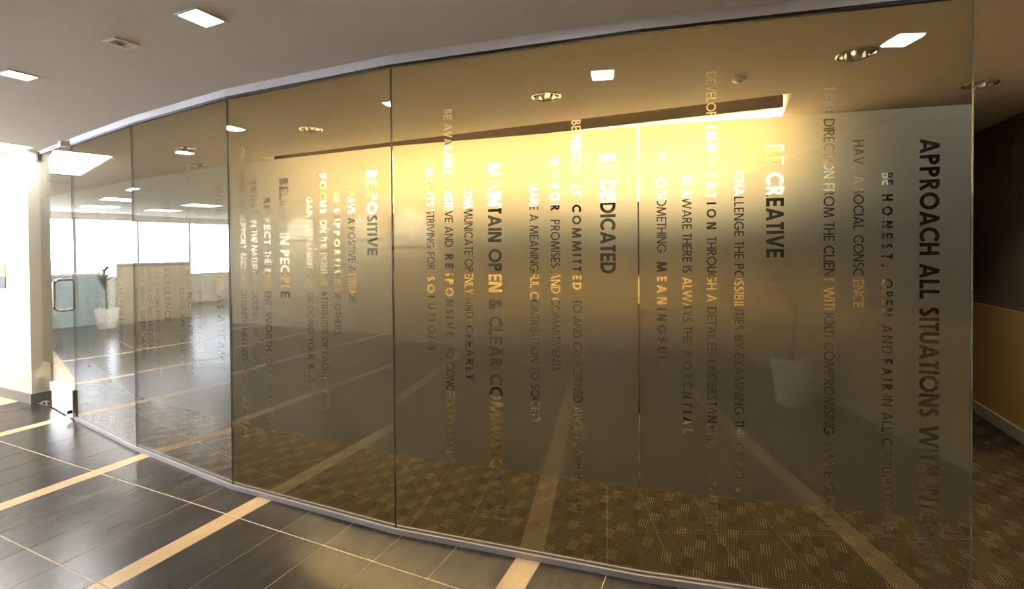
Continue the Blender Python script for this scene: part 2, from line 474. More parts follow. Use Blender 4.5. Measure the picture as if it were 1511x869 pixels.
# ------------------------------------------------------------------ walls
def wall(name, boxes, mat, **kw):
    b = MB()
    for q in boxes: b.box(*q)
    return tag(b.build(name, mat), kind='structure')
wall('wall_right', [(XR, XR + .15, -3.0, 9.0, -.008, ZC)], M['cocoa'])
w = MB(); w.box(XR - .022, XR, -3.0, 9.0, .10, 1.0)
tag(w.build('wall_right_wainscot', M['gold']), kind='structure')
w = MB(); w.box(XR - .040, XR, -3.0, 9.0, 0, .10)
tag(w.build('baseboard_right', M['base_tan']), kind='structure')
wall('wall_back', [(-9.6, XR + .15, YB - .15, YB, -.008, ZC), (-9.75, -9.6, YA, YB, -.008, ZC), (XL - .2, -9.6, YA - .15, YA, -.008, ZC)], M['wall'])
wall('wall_end', [(1.1, XR, 8.8, 8.95, 0, ZC)], M['brown'])
# far wall, with what it carries
far = wall('wall_front', [(-9.0, 1.1, YF, YF + .12, 0, ZC + .24)], M['brown'])
wall('wall_front_return', [(1.0, 1.1, YF + .12, 8.8, 0, ZC)], M['brown'])
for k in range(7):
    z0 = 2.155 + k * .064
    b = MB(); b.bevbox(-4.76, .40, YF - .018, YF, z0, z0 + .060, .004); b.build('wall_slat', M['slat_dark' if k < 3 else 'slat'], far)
b = MB(); b.box(-4.74, .37, 3.95, 3.98, 2.527, 2.640); b.build('wood_valance', M['valance'], far)
b = MB(); b.box(.40, 1.1, YF - .01, YF, 1.0, ZC); b.build('taupe_wall_panel', M['taupe'], far)
b = MB(); b.box(-9.0, -4.77, YF - .01, YF, 1.0, ZC); b.build('pale_wall_panel', M['wall'], far)
b = MB(); b.box(-4.76, 1.1, YF - .05, YF, 1.95, 2.15); b.build('white_wall_rail', M['white'], far)
b = MB(); b.box(-9.0, 1.1, YF - .022, YF, 1.02, 1.29); b.build('golden_wall_band', M['gold'], far)
for k in range(6):
    x0 = -4.18 + k * .88
    b = MB(); b.box(x0 + .01, x0 + .87, YF - .03, YF, 1.31, 1.93); b.build('dark_wall_panel', M['panel_black'], far)
b = MB(); b.box(-6.7, -4.25, YF - .035, YF, 1.25, 2.10); b.build('whiteboard', M['white'], far)
for k in range(6):
    x0 = -4.3 + k * .9
    b = MB(); b.box(x0 + .01, x0 + .89, YF - .03, YF, .10, 1.0); b.build('dark_wall_panel', M['brown'], far)
wall('wall_interior_left', [(-9.15, -9.0, 2.60, 9.0, 0, ZC)], M['wall'])
# lobby wall left of the door
wl = wall('wall_left', [(XL, -6.43, 2.45, 2.60, -.008, ZC)], M['wall_w'])
w = MB(); w.box(XL, -6.418, 2.438, 2.45, 0, .10); w.box(-6.43, -6.418, 2.45, 2.60, 0, .10)
tag(w.build('baseboard_left', M['base']), kind='structure')
# window wall at the lobby's far left
wy0, wy1, wz0, wz1 = -4.2, 2.3, .85, 2.42
wall('wall_window_side', [(XL - .2, XL, YA, 2.45, -.008, wz0), (XL - .2, XL, YA, 2.45, wz1, ZC), (XL - .2, XL, YA, wy0, wz0, wz1), (XL - .2, XL, wy1, 2.45, wz0, wz1)], M['wall_w'])
win = tag(empty('window_1', (XL - .1, 0, wz0)), kind='structure')
for k in range(5):
    y0 = wy0 + k * 1.3
    b = MB(); b.box(-.01, .01, y0 + .03, y0 + 1.27, .03, wz1 - wz0 - .03); b.build('window_pane', M['pane'], win)
for k in range(6):
    y0 = wy0 + k * 1.3
    b = MB(); b.box(-.04, .04, y0 - .03, y0 + .03, 0, wz1 - wz0); b.build('mullion', M['frame'], win)
for z in (0, wz1 - wz0 - .03):
    b = MB(); b.box(-.04, .04, wy0, wy1, z, z + .03); b.build('window_rail', M['frame'], win)
# ------------------------------------------------------------------ geometric sans capitals (cap height 1)
def rib(pts, w, closed=False):
    """one mitred ribbon polygon along a polyline"""
    P = [Vector(p) for p in pts]; L, R = [], []
    for i, p in enumerate(P):
        a = P[i - 1] if i else None; c = P[i + 1] if i < len(P) - 1 else None
        d1 = (p - a).normalized() if a is not None else None; d2 = (c - p).normalized() if c is not None else None
        if d1 is None: d1 = d2
        if d2 is None: d2 = d1
        n1 = Vector((-d1.y, d1.x)); n2 = Vector((-d2.y, d2.x)); n = (n1 + n2).normalized()
        k = (w / 2) / max(.35, n.dot(n1)); L.append(p + n * k); R.append(p - n * k)
    return [(q.x, q.y) for q in L] + [(q.x, q.y) for q in reversed(R)]
def arc(cx, cy, rx, ry, a0, a1, n=12):
    return [(cx + rx * math.cos(math.radians(a0 + (a1 - a0) * i / n)), cy + ry * math.sin(math.radians(a0 + (a1 - a0) * i / n))) for i in range(n + 1)]
def bar(x0, y0, x1, y1): return [(x0, y0), (x1, y0), (x1, y1), (x0, y1)]
def dia(x0, y0, x1, y1, w):
    hw = w / abs(math.sin(math.atan2(y1 - y0, x1 - x0))) / 2
    return [(x0 - hw, y0), (x0 + hw, y0), (x1 + hw, y1), (x1 - hw, y1)]
def glyph(c, w):
    """returns (advance width, list of polygons)"""
    h = w / 2
    I = bar(0, 0, w, 1)
    if c == 'I': return w, [I]
    if c == 'L': return .42 + h, [I, bar(0, 0, .42 + h, w)]
    if c == 'E': return .46 + h, [I, bar(0, 0, .46 + h, w), bar(0, 1 - w, .46 + h, 1), bar(0, .5 - h, .43 + h, .5 + h)]
    if c == 'F': return .44 + h, [I, bar(0, 1 - w, .44 + h, 1), bar(0, .48 - h, .41 + h, .48 + h)]
    if c == 'H': return .70, [I, bar(.70 - w, 0, .70, 1), bar(0, .5 - h, .70, .5 + h)]
    if c == 'T': return .50, [bar(.25 - h, 0, .25 + h, 1), bar(0, 1 - w, .50, 1)]
    if c == 'A':
        W_ = .78 + h; return W_, [dia(h * 1.1, 0, W_ / 2, 1, w), dia(W_ - h * 1.1, 0, W_ / 2, 1, w), bar(W_ * .2, .25 - h * .7, W_ * .8, .25 + h * 1.1)]
    if c == 'V':
        W_ = .74 + h; return W_, [dia(W_ / 2, 0, h * 1.1, 1, w), dia(W_ / 2, 0, W_ - h * 1.1, 1, w)]
    if c == 'W':
        W_ = 1.12 + w; q = W_ / 4
        return W_, [dia(q * 1.05, 0, h, 1, w), dia(q * 1.05, 0, 2 * q, 1, w), dia(3 * q - .05 * q, 0, 2 * q, 1, w), dia(3 * q - .05 * q, 0, W_ - h, 1, w)]
    if c == 'M':
        W_ = .90 + w; return W_, [dia(h, 0, W_ * .2, 1, w), dia(W_ / 2, .0, W_ * .2, 1, w), dia(W_ / 2, .0, W_ * .8, 1, w), dia(W_ - h, 0, W_ * .8, 1, w)]
    if c == 'N': return .76, [I, bar(.76 - w, 0, .76, 1), dia(.76 - w * .75, 0, w * .75, 1, w)]
    if c == 'X': return .70, [dia(h, 0, .70 - h, 1, w), dia(.70 - h, 0, h, 1, w)]
    if c == 'K': return .64, [I, [(w, .50), (w, .36), (.64 - w * 1.35, 0), (.64, 0), (w + .12, .56)], [(w, .42), (w + .02, .36), (.60, 1), (.60 - w * 1.3, 1)]]
    if c == 'Y': return .70, [bar(.35 - h, 0, .35 + h, .48), [(.35 - h, .42), (.35 + h, .42), (w * 1.2, 1), (0, 1)], [(.35 - h, .42), (.35 + h, .42), (.70, 1), (.70 - w * 1.2, 1)]]
    if c == 'O' or c == 'Q':
        r = .5 - h; g = [rib(arc(.5, .5, r, r, 0, 180, 14), w), rib(arc(.5, .5, r, r, 180, 360, 14), w)]
        if c == 'Q': g.append(rib([(.58, .36), (.95, .0)], w))
        return 1.0, g
    if c == 'C': return .84, [rib(arc(.5, .5, .5 - h, .5 - h, 42, 318, 20), w)]
    if c == 'G': return .96, [rib(arc(.5, .5, .5 - h, .5 - h, 40, 360, 22), w), bar(.52, .5 - w, .995, .5)]
    if c == 'D':
        r = .5 - h; return .80, [I, rib([(w * .5, 1 - h)] + arc(.30, .5, .5 - h, r, 90, -90, 14) + [(w * .5, h)], w)]
    if c == 'P': return .54 + h, [I, rib([(w * .5, 1 - h)] + arc(.27, .72, .27 - h + .04, .28 - h, 90, -90, 10) + [(w * .5, .44 + h)], w)]
    if c == 'R': return .58 + h, [I, rib([(w * .5, 1 - h)] + arc(.27, .72, .27 - h + .04, .28 - h, 90, -90, 10) + [(w * .5, .44 + h)], w), dia(.58 - h * .2, 0, .26, .5, w)]
    if c == 'B':
        return .58 + h, [I, rib([(w * .5, 1 - h)] + arc(.26, .75, .22 - h + .04, .25 - h, 90, -90, 10) + [(w * .5, .5 + h)], w),
                     rib([(w * .5, .54)] + arc(.28, .27, .28 - h + .04, .27 - h, 90, -90, 10) + [(w * .5, h)], w)]
    if c == 'U':
        return .66, [bar(0, .32, w, 1), bar(.66 - w, .32, .66, 1), rib([(h, .33)] + arc(.33, .33, .33 - h, .33 - h, 180, 360, 12) + [(.66 - h, .33)], w)]
    if c == 'J': return .36, [bar(.36 - w, .2, .36, 1), rib(arc(.14, .2, .22 - h, .2 - h * .6, 0, -95, 8), w)]
    if c == 'S':
        return .54, [rib(arc(.27, .745, .235 - h + .03, .255 - h, 35, 250, 12) + arc(.27, .265, .245 - h + .03, .265 - h, 70, -150, 12), w)]
    if c == 'Z': return .56, [bar(0, 0, .56, w), bar(0, 1 - w, .56, 1), dia(w * .7, 0, .56 - w * .7, 1, w)]
    if c == '&':
        return .78, [rib([(.76, 0), (.20, .66)] + arc(.34, .80, .17 - h * .4, .19 - h, 215, -30, 10) + [(.20, .46)] + arc(.28, .25, .26 - h, .25 - h, 130, 330, 10) + [(.70, .42)], w)]
    if c == ',': return w * 1.1, [[(w * .25, -.16), (w * .8, -.16), (w * 1.15, w), (w * .15, w)]]
    return .3, []
WEIGHT = (.145, .215, .205)
def layout(text, wt, length, cap):
    """polygons of a line fitted to length; x along the text, y up the capitals (metres)"""
    w = WEIGHT[wt]; gl = []; tot = 0
    for c in text:
        if c == ' ': gl.append((None, .34)); tot += .34
        else:
            a, pl = glyph(c, w); gl.append((pl, a)); tot += a
    n = len(text) - 1
    sx = cap
    track = (length - tot * sx) / max(1, n)
    if track < .05 * cap:
        track = .07 * cap; sx = (length - track * n) / tot
    x = 0; out = []
    for pl, a in gl:
        if pl:
            for q in pl: out.append([(x + px * sx, py * cap) for px, py in q])
        x += a * sx + track
    return out
TEXT=[
 (4, 1.1001, 0.0694, [('APPROACH ALL SITUATIONS WITH INTEGRITY', 2, 1.956, 0.168)]),
 (4, 0.9686, 0.0384, [('BE', 0, 1.824, 1.773), ('HONEST,', 1, 1.736, 1.441), ('OPEN AND', 0, 1.389, 1.081), ('FAIR', 1, 1.06, 0.929), ('IN ALL CIRCUMSTANCES', 0, 0.906, 0.322)]),
 (4, 0.8647, 0.0392, [('HAVE A SOCIAL CONSCIENCE', 0, 1.963, 1.27)]),
 (4, 0.755, 0.0416, [('TAKE DIRECTION FROM THE CLIENT WITHOUT', 0, 2.194, 1.137), ('COMPROMISING', 0, 1.12, 0.729), ('INTEGRITY', 1, 0.694, 0.316)]),
 (4, 0.5338, 0.0708, [('BE CREATIVE', 2, 1.962, 1.479)]),
 (4, 0.406, 0.0396, [('CHALLENGE THE POSSIBILITIES BY EXAMINING THE OBVIOUS', 0, 1.853, 0.448)]),
 (4, 0.2931, 0.0405, [('DEVELOP', 0, 2.299, 2.098), ('INNOVATION', 1, 2.06, 1.605), ('THROUGH A DETAILED UNDERSTANDING OF PROBLEMS', 0, 1.571, 0.262)]),
 (4, 0.191, 0.04, [('BE AWARE THERE IS ALWAYS THE', 0, 1.854, 1.096), ('POTENTIAL', 1, 1.06, 0.687)]),
 (4, 0.0808, 0.0424, [('TO DO SOMETHING', 0, 1.959, 1.503), ('MEANINGFUL', 1, 1.463, 1.007)]),
 (3, 1.1037, 0.0713, [('BE DEDICATED', 2, 1.962, 1.406)]),
 (3, 0.9712, 0.0436, [('BE PERSONALLY', 0, 2.134, 1.773), ('COMMITTED', 1, 1.733, 1.328), ('TO AND CONCERNED ABOUT EACH PROJECT', 0, 1.281, 0.253)]),
 (3, 0.8658, 0.0455, [('HONOR', 1, 1.961, 1.706), ('PROMISES AND COMMITMENTS', 0, 1.664, 0.93)]),
 (3, 0.7609, 0.0444, [('MAKE A MEANINGFUL CONTRIBUTION TO SOCIETY', 0, 1.851, 0.667)]),
 (3, 0.5438, 0.0719, [('MAINTAIN OPEN & CLEAR COMMUNICATION', 2, 1.959, 0.159)]),
 (3, 0.4131, 0.0484, [('COMMUNICATE OPENLY AND', 0, 1.858, 1.173), ('CLEARLY', 1, 1.137, 0.854)]),
 (3, 0.3049, 0.0459, [('BE AVAILABLE, SENSITIVE AND', 0, 2.248, 1.538), ('RESPONSIVE', 1, 1.501, 1.071), ('TO CONCERNS RAISED BY', 0, 1.022, 0.426)]),
 (3, 0.1997, 0.0451, [('ALWAYS STRIVING FOR', 0, 1.957, 1.42), ('SOLUTIONS', 1, 1.385, 0.996)]),
 (2, 1.0993, 0.0715, [('BE POSITIVE', 2, 1.962, 1.498)]),
 (2, 0.9655, 0.0506, [('HAVE A POSITIVE ATTITUDE', 0, 1.856, 1.234)]),
 (2, 0.8619, 0.0448, [('BE', 0, 1.854, 1.804), ('SUPPORTIVE', 1, 1.766, 1.339), ('OF OTHERS', 0, 1.308, 1.043)]),
 (2, 0.7603, 0.0486, [('FOCUS', 1, 1.968, 1.74), ('ON THE POSITIVE ATTRIBUTES OF EACH PROJECT', 0, 1.704, 0.588)]),
 (2, 0.653, 0.0475, [('GAIN FULFILLMENT OUT OF DOING YOUR', 0, 1.841, 0.884), ('BEST', 1, 0.856, 0.703)]),
 (2, 0.4368, 0.078, [('BELIEVE IN PEOPLE', 2, 1.963, 1.242)]),
 (2, 0.3048, 0.0551, [('RESPECT', 1, 1.852, 1.567), ('THE INHERENT', 0, 1.525, 1.188), ('WORTH', 1, 1.152, 0.907), ('OF EACH INDIVIDUAL', 0, 0.865, 0.376)]),
 (2, 0.1921, 0.0508, [('TRUST', 1, 1.965, 1.757), ('IN THE NATURAL GOODNESS OF', 0, 1.716, 0.978), ('PEOPLE', 0, 0.952, 0.78)]),
 (2, 0.0926, 0.0491, [('GIVE OTHERS THE SUPPORT AND OPPORTUNITY', 0, 2.183, 1.066), ('NEEDED TO DO THEIR BEST', 0, 1.04, 0.323)]),
 (1, 1.1038, 0.0849, [('WORK TOGETHER AS A TEAM', 2, 1.962, 0.805)]),
 (1, 0.8729, 0.0501, [('VALUING THE', 0, 1.852, 1.403), ('CONTRIBUTION OF EACH TEAM', 0, 1.371, 0.733)]),
 (1, 0.7487, 0.0562, [('INVITING', 0, 2.219, 2.034), ('AND', 0, 1.858, 1.737), ('RESPECTING', 1, 1.695, 1.125), ('THEIR OPINIONS', 0, 1.073, 0.662)]),
 (1, 0.6469, 0.0535, [('SHARING KNOWLEDGE AND SKILLS TO', 0, 1.769, 0.679)]),
 (1, 0.4324, 0.0896, [('STRIVE FOR EXCELLENCE', 2, 1.894, 1.02)]),
 (1, 0.3025, 0.0589, [('EXCELLENCE AS A GOAL FOR ALL ASPECTS TO', 0, 1.684, 0.603)]),
 (1, 0.1919, 0.0607, [('THE QUALITY OF ARCHITECTURE', 0, 1.535, 0.768)]),
 (1, 0.0884, 0.0573, [('KNOWLEDGEABLE AND', 0, 1.766, 1.151), ('DEDICATED', 1, 1.08, 0.709)]),
 (0, 1.1084, 0.089, [('BE WISE', 2, 1.961, 1.665)]),
 (0, 0.9673, 0.0731, [('KNOWLEDGE AND PAST EXPERIENCES', 0, 1.646, 0.666)]),
 (0, 0.8427, 0.0688, [('TO EACH NEW PROJECT', 0, 1.704, 0.958)]),
 (0, 0.7245, 0.078, [('KNOW WHEN TO BRING', 0, 1.94, 1.361), ('ASSISTANCE WHEN NEEDED', 0, 1.327, 0.439)]),
 (0, 0.5241, 0.1117, [('CONTROL THE PROCESS', 2, 1.974, 0.884)]),
 (0, 0.3935, 0.0697, [('WITH CREATIVITY', 0, 1.862, 1.013)]),
 (0, 0.2745, 0.0797, [('BY CONSISTENT', 0, 1.979, 1.364), ('APPROACH AND PROCESS', 0, 1.328, 0.513)]),
]


def film_mesh(polys, bands, y, thick, name, parent, reveals=()):
    """film = band area XOR lettering, as a thin slab standing at local depth y (x = u, z = height)"""
    verts, faces = [], []
    for pl in list(bands) + polys:
        n = len(verts); verts += [Vector(q) for q in pl]; faces.append(list(range(n, n + len(pl))))
    vo, eo, fo, ov, oe, of = delaunay_2d_cdt(verts, [], faces, 0, 1e-5)
    P2 = np.array([(v.x, v.y) for v in vo]); FI = np.array([tuple(f) for f in fo])
    C2 = P2[FI].mean(axis=1)
    def inside(pl):
        """indices of the triangles whose middle lies within the polygon (nonzero winding)"""
        q = np.array(pl); lo, hi = q.min(0), q.max(0)
        idx = np.nonzero((C2[:, 0] > lo[0]) & (C2[:, 0] < hi[0]) & (C2[:, 1] > lo[1]) & (C2[:, 1] < hi[1]))[0]
        if not len(idx): return idx
        c = C2[idx]; wnd = np.zeros(len(idx), int)
        for k_ in range(len(q)):
            a_, b2 = q[k_], q[(k_ + 1) % len(q)]
            cr_ = (b2[0] - a_[0]) * (c[:, 1] - a_[1]) - (c[:, 0] - a_[0]) * (b2[1] - a_[1])
            wnd += ((a_[1] <= c[:, 1]) & (b2[1] > c[:, 1]) & (cr_ > 0)).astype(int)
            wnd -= ((a_[1] > c[:, 1]) & (b2[1] <= c[:, 1]) & (cr_ < 0)).astype(int)
        return idx[wnd != 0]
    inb = np.zeros(len(FI), bool); inl = np.zeros(len(FI), bool)
    for pl in bands: inb[inside(pl)] = True
    for pl in polys: inl[inside(pl)] = True
    V = [(x, y, z) for x, z in P2] + [(x, y + thick, z) for x, z in P2]
    k = len(P2); F = []
    for a, b_, c in FI[inb != inl]:
        a, b_, c = int(a), int(b_), int(c)
        pa, pb, pc = P2[a], P2[b_], P2[c]
        if (pb[0] - pa[0]) * (pc[1] - pa[1]) - (pb[1] - pa[1]) * (pc[0] - pa[0]) < 0: b_, c = c, b_
        F.append((a, b_, c)); F.append((k + c, k + b_, k + a))      # front faces -y, back faces +y
    me = bpy.data.meshes.new(name); me.from_pydata(V, [], F); me.materials.append(M['film']); me.update()
    o = bpy.data.objects.new(name, me); COL.objects.link(o); o.parent = parent
    return o

GT = .012
ZB = .028
LABELS = ['leftmost curved-wall glass panel beside the glass door, lettered control the process',
          'second glass panel from the door, lettered work together as a team and strive for excellence',
          'glass panel lettered believe in people and be positive, third from the door',
          'glass panel lettered maintain open & clear communication and be dedicated',
          'rightmost large glass panel lettered approach all situations with integrity, with a free edge']
band_z = (.418, 2.082)
for i in range(5):
    p0, p1 = vec(PTS[i]), vec(PTS[i + 1]); d = p1 - p0; L = d.length
    root = tag(empty('glass_panel', (p0.x, p0.y, 0), math.atan2(d.y, d.x)), LABELS[i], 'glass panel', 'frameless glass panels of the curved wall')
    g = .0035; b = MB()
    x0, x1 = g / 2, L - g / 2; z0, z1 = ZB - .02, ZT + .012
    # pane: faces material 0, edges material 1
    b.v = [(x0, 0, z0), (x1, 0, z0), (x1, GT, z0), (x0, GT, z0), (x0, 0, z1), (x1, 0, z1), (x1, GT, z1), (x0, GT, z1)]
    b.f = [(0, 1, 5, 4), (2, 3, 7, 6), (1, 2, 6, 5), (3, 0, 4, 7), (0, 3, 2, 1), (4, 5, 6, 7)]; b.mi = [0, 0, 1, 1, 1, 1]
    b.build('pane', [M['glass'], M['edge']], root)
    polys = []
    for (pi, u0, cap, segs) in TEXT:
        if pi != i: continue
        for (t, wt, za, zb) in segs:
            for q in layout(t, wt, za - zb, cap):
                polys.append([(u0 + py, za - px) for px, py in q])
    band = [(.004, band_z[0]), (L - .004, band_z[0]), (L - .004, band_z[1]), (.004, band_z[1])]
    fm = film_mesh(polys, [band], GT + .0003, .0005, 'frosted_film', root)
    fm['label'] = 'frosted film band with cut-out lettering'

# sill channel, header gasket and fascia along the curve
sill = MB()
for k, q in enumerate(ribbon(PTS + [EXT_R][:0], -.014, .026)): sill.prism([q[0], q[1], q[2], q[3]], 0, .018)
for q in ribbon(PTS, -.014, -.003): sill.prism(list(q), .018, .028)
for q in ribbon(PTS, GT + .004, .026): sill.prism(list(q), .018, .028)
tag(sill.build('trim_1', M['alum']), kind='structure')
gk = MB()
for q in ribbon(PTS, -.004, GT + .004): gk.prism(list(q), ZT - .002, ZT + .014)
tag(gk.build('trim_2', M['black']), kind='structure')
fa = MB()
for q in ribbon(PTS + [EXT_R], -.007, GT + .006): fa.prism(list(q), ZT + .012, ZC)
for q in ribbon([HINGE, PTS[0]], -.006, GT + .006): fa.prism(list(q), ZC - .012, ZC)
tag(fa.build('trim_3', M['fascia']), kind='structure')

# ------------------------------------------------------------------ glass door
dv = vec(PTS[0]) - vec(HINGE); DL = dv.length
door = tag(empty('door_1', (HINGE[0], HINGE[1], 0), math.atan2(dv.y, dv.x)), 'frameless glass door with chrome pull at the left end of the glass wall', kind='structure')
b = MB(); x0, x1, z0, z1 = .035, DL - .012, .02, ZC - .03
b.v = [(x0, 0, z0), (x1, 0, z0), (x1, GT, z0), (x0, GT, z0), (x0, 0, z1), (x1, 0, z1), (x1, GT, z1), (x0, GT, z1)]
b.f = [(0, 1, 5, 4), (2, 3, 7, 6), (1, 2, 6, 5), (3, 0, 4, 7), (0, 3, 2, 1), (4, 5, 6, 7)]; b.mi = [0, 0, 1, 1, 1, 1]
b.build('pane', [M['glass'], M['edge']], door)
def ell(cx, cz, rx, rz, n=32, a0=0, a1=360): return arc(cx, cz, rx, rz, a0, a1, n)[:-1]
holes = [ell(.52, .72, .17, .26), ell(.50, 1.17, .16, .25), [(.30, 1.98), (.46, 1.74), (.62, 1.98)][:0] or [(.20, 1.62), (.42, 1.80), (.42, 1.44)], [(.20, 1.30), (.40, 1.46), (.40, 1.40)]]
cuts = [ell(.52, .66, .17, .26), bar(.30, 1.16, .66, 1.28), [(.30, 1.62), (.42, 1.70), (.42, 1.54)], [(.30, 1.86), (.42, 1.94), (.42, 1.78)]]
dfilm = film_mesh(cuts, [[(.04, band_z[0]), (DL - .016, band_z[0]), (DL - .016, band_z[1]), (.04, band_z[1])]], GT + .0003, .0005, 'frosted_film', door)
b = MB(); b.bevbox(.03, DL - .008, -.014, GT + .014, .008, .262, .003); b.build('bottom_rail', M['chrome'], door)
b = MB(); b.box(DL - .030, DL - .0085, -.018, GT + .018, .006, .268); b.build('rail_end_cap', M['darkmetal'], door)
b = MB(); b.tube([(DL - .10, -.015, .055), (DL - .10, -.034, .055)], .016, 16); b.build('lock_cylinder', M['black'], door)
b = MB(); b.tube([(.20, -.015, .03), (.20, -.03, .022), (.20, -.05, .010)], .006, 8); b.build('floor_bolt', M['alum'], door)
b = MB(); b.bevbox(.028, .14, -.016, GT + .016, ZC - .10, ZC - .012, .003); b.build('pivot_patch', M['darkmetal'], door)
b = MB(); b.box(.14, DL - .15, -.004, GT + .004, ZC - .034, ZC - .014); b.build('top_rail', M['darkmetal'], door)
b = MB(); b.bevbox(DL - .15, DL - .08, -.05, GT + .01, ZC - .058, ZC - .012, .003); b.build('door_stopper', M['white'], door)
hx = DL - .24
pts = []
za, zb, off, rr_ = .985, 1.275, -.075, .04
pts.append((hx, 0, za)); pts += [(hx, off + rr_ - rr_ * math.sin(t), za + rr_ - rr_ * math.cos(t)) for t in [math.pi / 2 * k / 6 for k in range(7)]]
pts += [(hx, off + rr_ - rr_ * math.cos(t), zb - rr_ + rr_ * math.sin(t)) for t in [math.pi / 2 * k / 6 for k in range(7)]] + [(hx, 0, zb)]
b = MB(); b.tube(pts, .0125, 14); b.build('door_handle', M['chrome'], door, True)
b = MB(); b.tube([(q[0], GT - q[1], q[2]) for q in pts], .0125, 14); b.build('door_handle', M['chrome'], door, True)

# ------------------------------------------------------------------ ceiling fixtures
def square_light(x, y, s, label, rz=0):
    r = tag(empty('square_ceiling_light', (x, y, ZC), rz), label, 'ceiling light', 'small square ceiling lights')
    b = MB(); t = .010; h = s / 2
    for q in ((-h - t, h + t, -h - t, -h), (-h - t, h + t, h, h + t), (-h - t, -h, -h, h), (h, h + t, -h, h)): b.box(*q, -.006, 0)
    b.build('trim_frame', M['white'], r)
    b = MB(); b.box(-h, h, -h, h, -.004, 0); b.build('lamp_lens', M['lens'], r)
    l = area('square_lamp', (0, 0, -.012), (s * .9, s * .9), P_FILL, (1, .94, .86)); l.parent = r
    return r
square_light(-2.12, 1.40, .125, 'glowing square ceiling light at the top, nearer the middle of the lobby ceiling')
square_light(-3.755, 1.40, .125, 'glowing square ceiling light at the left edge of the photo')
square_light(-.53, 1.59, .13, 'square ceiling light above the camera, mirrored in the glass panel lettered be dedicated')
square_light(1.00, 1.95, .13, 'square ceiling light mirrored near the top of the rightmost glass panel')
square_light(-5.3, 1.40, .12, 'square ceiling light nearest the light slot, mirrored in the panels by the door')
gi = tag(empty('gimbal_downlight', (-2.73, 1.40, ZC)), 'small square-plated gimbal downlight between the two square ceiling lights', 'downlight')
b = MB(); 
for q in ((-.055, .055, -.055, -.036), (-.055, .055, .036, .055), (-.055, -.036, -.036, .036), (.036, .055, -.036, .036)): b.box(*q, -.007, 0)
b.build('square_plate', M['white'], gi)
b = MB(); b.lathe([(.036, -.004), (.034, .012), (.027, .004), (.020, .012), (.0, .03)], seg=28); b.build('gimbal_ring', M['reflector'], gi, True)
b = MB(); b.lathe([(.016, .012), (.010, .004), (.0, .002)], seg=18); b.build('lamp', M['darkmetal'], gi, True)
def downlight(x, y, r, label, power):
    o = tag(empty('round_downlight', (x, y, ZC)), label, 'downlight', 'round chrome downlights')
    b = MB(); b.lathe([(r + .012, 0), (r + .010, -.005), (r + .002, -.006), (r - .002, .002)], seg=40); b.build('trim_ring', M['chrome'], o, True)
    b = MB(); b.lathe([(r - .001, 0), (r * .97, .03), (r * .88, .07), (r * .62, .11), (r * .34, .125), (0, .126)], seg=40); b.build('reflector_bowl', M['reflector'], o, True)
    b = MB(); b.lathe([(r * .30, .124), (r * .34, .09), (r * .22, .065), (0, .060)], seg=24); b.build('bulb', M['lens_in'], o, True)
    if power:
        l = spot('downlight_lamp', (0, 0, .055), power, (1, .86, .66), math.radians(110)); l.parent = o
    return o
downlight(-3.23, 3.06, .085, 'round chrome downlight seen through the glass panel lettered believe in people', P_DL * .6)
downlight(-1.12, 3.10, .090, 'round chrome downlight above the lettering be personally committed', P_DL * .5)
downlight(.64, 3.15, .085, 'round chrome downlight near the top of the rightmost glass panel', P_DL * .4)
downlight(1.49, 4.08, .080, 'round chrome downlight cut by the free edge of the glass at far right', 34.0)
downlight(-4.93, 3.07, .085, 'round chrome downlight seen through the panel lettered work together as a team', 70)
downlight(-5.75, 3.75, .085, 'added round downlight to brighten the whiteboard, at the joint left of the lettering trust', 170)  # extra lamp, added so the whiteboard shows bright through the letters
sd = tag(empty('smoke_detector', (.07, 3.28, ZC)), 'small grey smoke detector on the ceiling above the word innovation', 'smoke detector')
b = MB(); b.lathe([(.042, 0), (.042, -.010), (.036, -.018), (0, -.020)], seg=28); b.build('detector_base', M['white'], sd, True)
b = MB(); b.lathe([(.018, -.019), (.016, -.026), (0, -.028)], seg=20); b.build('sensor_cap', M['alum'], sd, True)

ROWN = {-9.3: 'nearest row', -11.4: 'middle row', -13.5: 'row by the windows'}
COLN = {.9: 'beside the white wall', -1.3: 'in the middle of the lobby', -3.3: 'beside the lobby back wall'}
for k, (x, y) in enumerate(((-9.3, .9), (-9.3, -1.3), (-11.4, .9), (-11.4, -1.3), (-13.5, .9), (-13.5, -1.3), (-11.4, -3.3), (-13.5, -3.3))):  # glowing panels added to brighten the far left of the lobby
    r = tag(empty('added_fill_panel', (x, y, ZC)), 'added flush fill-light panel ' + COLN[y] + ', ' + ROWN[x], 'ceiling light', 'added fill-light panels at the far left of the lobby')
    b = MB(); b.box(-.31, .31, -.31, .31, -.008, 0); b.build('trim_frame', M['white'], r)
    b = MB(); b.box(-.29, .29, -.29, .29, -.010, -.008); b.build('lamp_lens', M['panel'], r)
# ------------------------------------------------------------------ wall pieces left
po = tag(empty('notice_sheet', (-7.30, 2.448, 1.16)), 'yellow and black notice cut by the left edge of the photo on the white wall', 'notice')
b = MB(); b.box(-.38, .38, -.006, 0, .125, .255); b.build('yellow_field', M['yellow'], po)
b = MB(); b.box(-.38, .38, -.006, 0, 0, .120); b.build('black_field', M['ink'], po)
b = MB(); b.box(-8.2, -7.02, 2.436, 2.4495, 1.955, 1.968)
tag(b.build('picture_rail', M['darkmetal']), 'thin dark picture rail high on the bright white wall at far left', 'rail')

